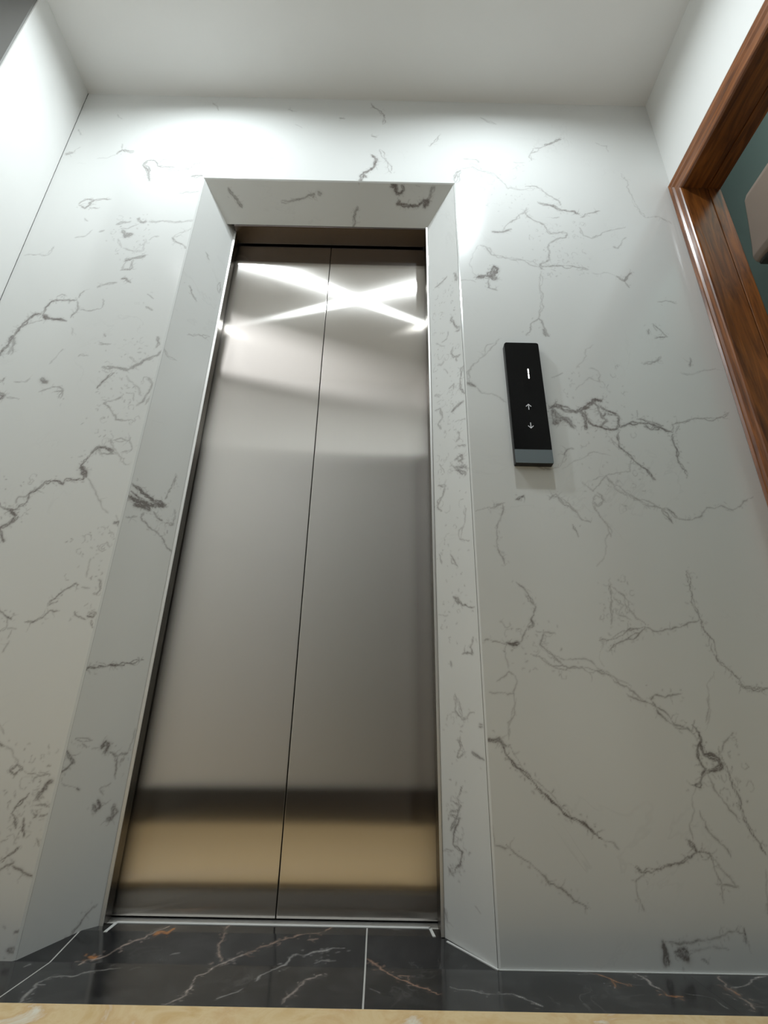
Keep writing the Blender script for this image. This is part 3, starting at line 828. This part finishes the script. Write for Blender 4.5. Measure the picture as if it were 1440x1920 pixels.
# ---- call panel
PX, PZ0, PZ1, PY = (.573, .6735), 1.054, 1.459, -.020
pc = (PX[0] + PX[1]) / 2
panel = empty('call_panel', (pc, 0, PZ0))
tag(panel, 'slim black glass lift call panel with a lit number and arrows', 'call panel')
def poff(o):
    o.location = (-pc, 0, -PZ0)
    return o
def rrect(x0, x1, z0, z1, r_top, r_bot, n=5):
    pts = []
    for cx, cz, r, a0 in ((x1 - r_top, z1 - r_top, r_top, 0), (x0 + r_top, z1 - r_top, r_top, 90), (x0 + r_bot, z0 + r_bot, r_bot, 180), (x1 - r_bot, z0 + r_bot, r_bot, 270)):
        for k in range(n + 1):
            a = math.radians(a0 + 90 * k / n)
            pts.append((cx + r * math.cos(a), cz + r * math.sin(a)))
    return pts
m = MB(); m.prism(rrect(PX[0], PX[1], PZ0, PZ1, .007, .003), lambda x, z: (x, -.0005, z), lambda x, z: (x, PY + .003, z))
poff(m.build('housing', MAT['black_plastic'], panel))
ZB = PZ0 + .041
m = MB(); m.prism(rrect(PX[0] + .0006, PX[1] - .0006, ZB + .0006, PZ1 - .0006, .0068, .0004), lambda x, z: (x, PY + .003, z), lambda x, z: (x, PY, z))
poff(m.build('glass_front', MAT['black_glass'], panel))
m = MB(); m.prism(rrect(PX[0] + .0006, PX[1] - .0006, PZ0 + .0006, ZB, .0004, .0028), lambda x, z: (x, PY + .003, z), lambda x, z: (x, PY, z))
o = poff(m.build('bottom_band', MAT['blue_grey'], panel)); o['label'] = 'blue grey metal band at the foot of the panel'
gx = .6405
def flat(name, polys, mat, lbl, y=PY):
    m = MB()
    for poly in polys:
        m.prism(poly, lambda x, z: (x, y + .0002, z), lambda x, z: (x, y - .0004, z))
    o = poff(m.build(name, mat, panel)); o['label'] = lbl
    return o
dx, zt, zb = .634, 1.3634, 1.3275
zm = (zt + zb) / 2
flat('digit_one', [[(dx - .0016, zt - .002), (dx, zt), (dx + .0018, zt - .002), (dx + .0018, zm + .002), (dx, zm + .0006), (dx - .0016, zm + .002)],
                   [(dx - .0018, zm - .002), (dx, zm - .0006), (dx + .0016, zm - .002), (dx + .0016, zb + .002), (dx, zb), (dx - .0018, zb + .002)]], MAT['digit'], 'lit white floor number 1')
ax, t = .6235, .0011
def arrow(zc, sgn):
    f = lambda a: [(x, zc + sgn * z) for x, z in a]
    return [f([(ax - t, -.0095), (ax + t, -.0095), (ax + t, .0065), (ax - t, .0065)]),
            f([(ax, .0100), (ax - .0080, .0016), (ax - .0080 + .0016, .0002), (ax, .0070)]),
            f([(ax, .0100), (ax, .0070), (ax + .0080 - .0016, .0002), (ax + .0080, .0016)])]
flat('arrow_up', arrow(1.2315, 1), MAT['glyph'], 'pale up arrow button')
flat('arrow_down', arrow(1.1705, -1), MAT['glyph'], 'pale down arrow button')

# ---- wooden door frame in the right wall
frame = empty('door_frame', (XR, DY0, 0))
tag(frame, 'reddish brown varnished wooden door frame set in the right wall', 'door frame')
def foff(o):
    o.location = (-XR, -DY0, 0)
    return o
PROF = [(0, -.004), (0, .012), (.002, .0175), (.005, .0205), (.009, .0205), (.012, .016), (.014, .0115), (.022, .0105), (.034, .0115), (.039, .0160), (.0425, .0160), (.0445, .0115), (.050, .0115), (.056, .0150), (.0610, .012), (.0610, -.004)]
KH = 1.56
m = MB(); m.prism(PROF, lambda s, t: (XR - t, DY0 + s, 0), lambda s, t: (XR - t, DY0 + s, DZ + s * KH)); foff(m.build('casing', MAT['wood'], frame))
m = MB(); m.prism(PROF, lambda s, t: (XR - t, DY1 - s, 0), lambda s, t: (XR - t, DY1 - s, DZ + s * KH)); foff(m.build('casing', MAT['wood'], frame))
m = MB(); m.prism(PROF, lambda s, t: (XR - t, DY0 + s, DZ + s * KH), lambda s, t: (XR - t, DY1 - s, DZ + s * KH)); foff(m.build('casing', MAT['wood_y'], frame))
XJ = 1.300
m = MB(); m.box(XR + .0042, XJ, DY0, DY0 + .02, 0, DZ); foff(m.build('lining', MAT['wood'], frame, bevel=.001))
m = MB(); m.box(XR + .0042, XJ, DY1 - .02, DY1, 0, DZ); foff(m.build('lining', MAT['wood'], frame, bevel=.001))
m = MB(); m.box(XR + .0042, XJ, DY1 - .02, DY0 + .02, DZ, DZ + .02); foff(m.build('lining', MAT['wood_y'], frame, bevel=.001))
m = MB(); m.box(XJ + .003, XW + .012, DY0 + .001, DY0 + .021, 0, DZ + .001); foff(m.build('rear_casing', MAT['wood'], frame, bevel=.003))
m = MB(); m.box(XJ + .003, XW + .012, DY1 - .021, DY1 - .001, 0, DZ + .001); foff(m.build('rear_casing', MAT['wood'], frame, bevel=.003))
m = MB(); m.box(XJ + .003, XW + .012, DY1 - .02, DY0 + .02, DZ + .001, DZ + .02); foff(m.build('rear_casing', MAT['wood_y'], frame, bevel=.003))

# ---- unit on the wall of the side room
UX0, UY0, UY1, UZ0 = 1.575, -.70, .150, 2.000
unit = empty('wall_unit', (XS, UY1, UZ0))
tag(unit, 'pinkish beige rounded wall-mounted unit glimpsed high up through the doorway', 'wall unit')
def uoff(o):
    o.location = (-XS, -UY1, -UZ0)
    return o
UP = [(XS, 2.40), (1.68, 2.40), (1.642, 2.388), (1.6265, 2.353), (1.606, 2.22), (1.586, 2.10), (1.5745, 2.040), (1.580, 2.020), (1.60, 2.012), (XS, 2.012)]
m = MB(); m.prism(UP, lambda x, z: (x, UY1, z), lambda x, z: (x, UY0, z))
uoff(m.build('casing', MAT['unit'], unit, bevel=.005, seg=2))
m = MB(); m.box(UX0 + .012, XS, UY0 + .006, UY1 - .006, UZ0, UZ0 + .0119)
uoff(m.build('louver', MAT['unit_dark'], unit, bevel=.004))


# ---- ceiling lamps (above the frame)
def downlight(x, y, z, watts, color, label, radius=.024, group=None):
    t = empty('ceiling_light', (x, y, z))
    tag(t, label, 'ceiling light', group)
    n = 40
    prof = [(radius + .002, -.0005), (radius + .002, -.006), (radius + .013, -.004), (radius + .015, -.0005)]
    V, F = [], []
    for i in range(n):
        a = 2 * math.pi * i / n
        V += [(r_ * math.cos(a), r_ * math.sin(a), zz) for r_, zz in prof]
    k = len(prof)
    for i in range(n):
        for j in range(k):
            F.append((i * k + j, ((i + 1) % n) * k + j, ((i + 1) % n) * k + (j + 1) % k, i * k + (j + 1) % k))
    m = MB(); m.v, m.f = V, F
    m.build('trim_ring', MAT['lamp_trim'], t)
    ld = bpy.data.lights.new('lamp', 'AREA')
    ld.shape = 'DISK'
    ld.size = radius * 2
    ld.spread = math.radians(166)
    ld.energy = watts
    ld.color = color
    lo = bpy.data.objects.new('lamp', ld)
    lo.location = (0, 0, -.003)
    link(lo, t)
    return t


def panel_lamp(x, y, z, watts, color, label):
    t = empty('ceiling_light', (x, y, z))
    tag(t, label, 'ceiling light')
    m = MB()
    for q in ((-.20, -.18, -.31, .31), (.18, .20, -.31, .31), (-.18, .18, -.31, -.29), (-.18, .18, .29, .31)):
        m.box(*q, -.02, -.0005)
    m.build('panel_frame', MAT['lamp_trim'], t)
    ld = bpy.data.lights.new('lamp', 'AREA')
    ld.shape = 'RECTANGLE'
    ld.size, ld.size_y = .355, .575
    ld.energy, ld.color = watts, color
    lo = bpy.data.objects.new('lamp', ld)
    lo.location = (0, 0, -.012)
    link(lo, t)
    return t


downlight(-.44, -.42, ZC, DOWNLIGHT_WATTS, DOWNLIGHT_COLOR, 'round recessed ceiling light over the left half of the lobby', group='lobby downlights')
downlight(.58, -.50, ZC, DOWNLIGHT_WATTS, DOWNLIGHT_COLOR, 'round recessed ceiling light over the right half of the lobby', group='lobby downlights')
panel_lamp(-.74, -1.06, ZC, REAR_PANEL_WATTS, (.96, .98, 1.0), 'long ceiling light panel at the back of the lobby')
downlight(-1.8, -.50, ZH, 3.5, (.93, .98, 1), 'added round fill light, unseen, in the stair hall', .06)  # added lamp, brightens the hall and the lift door's left half
downlight(1.56, -.85, ZS, SIDE_ROOM_WATTS, (1, .95, .90), 'added round fill light, unseen, in the side room', .08)  # added lamp, brightens the teal walls and the wall unit
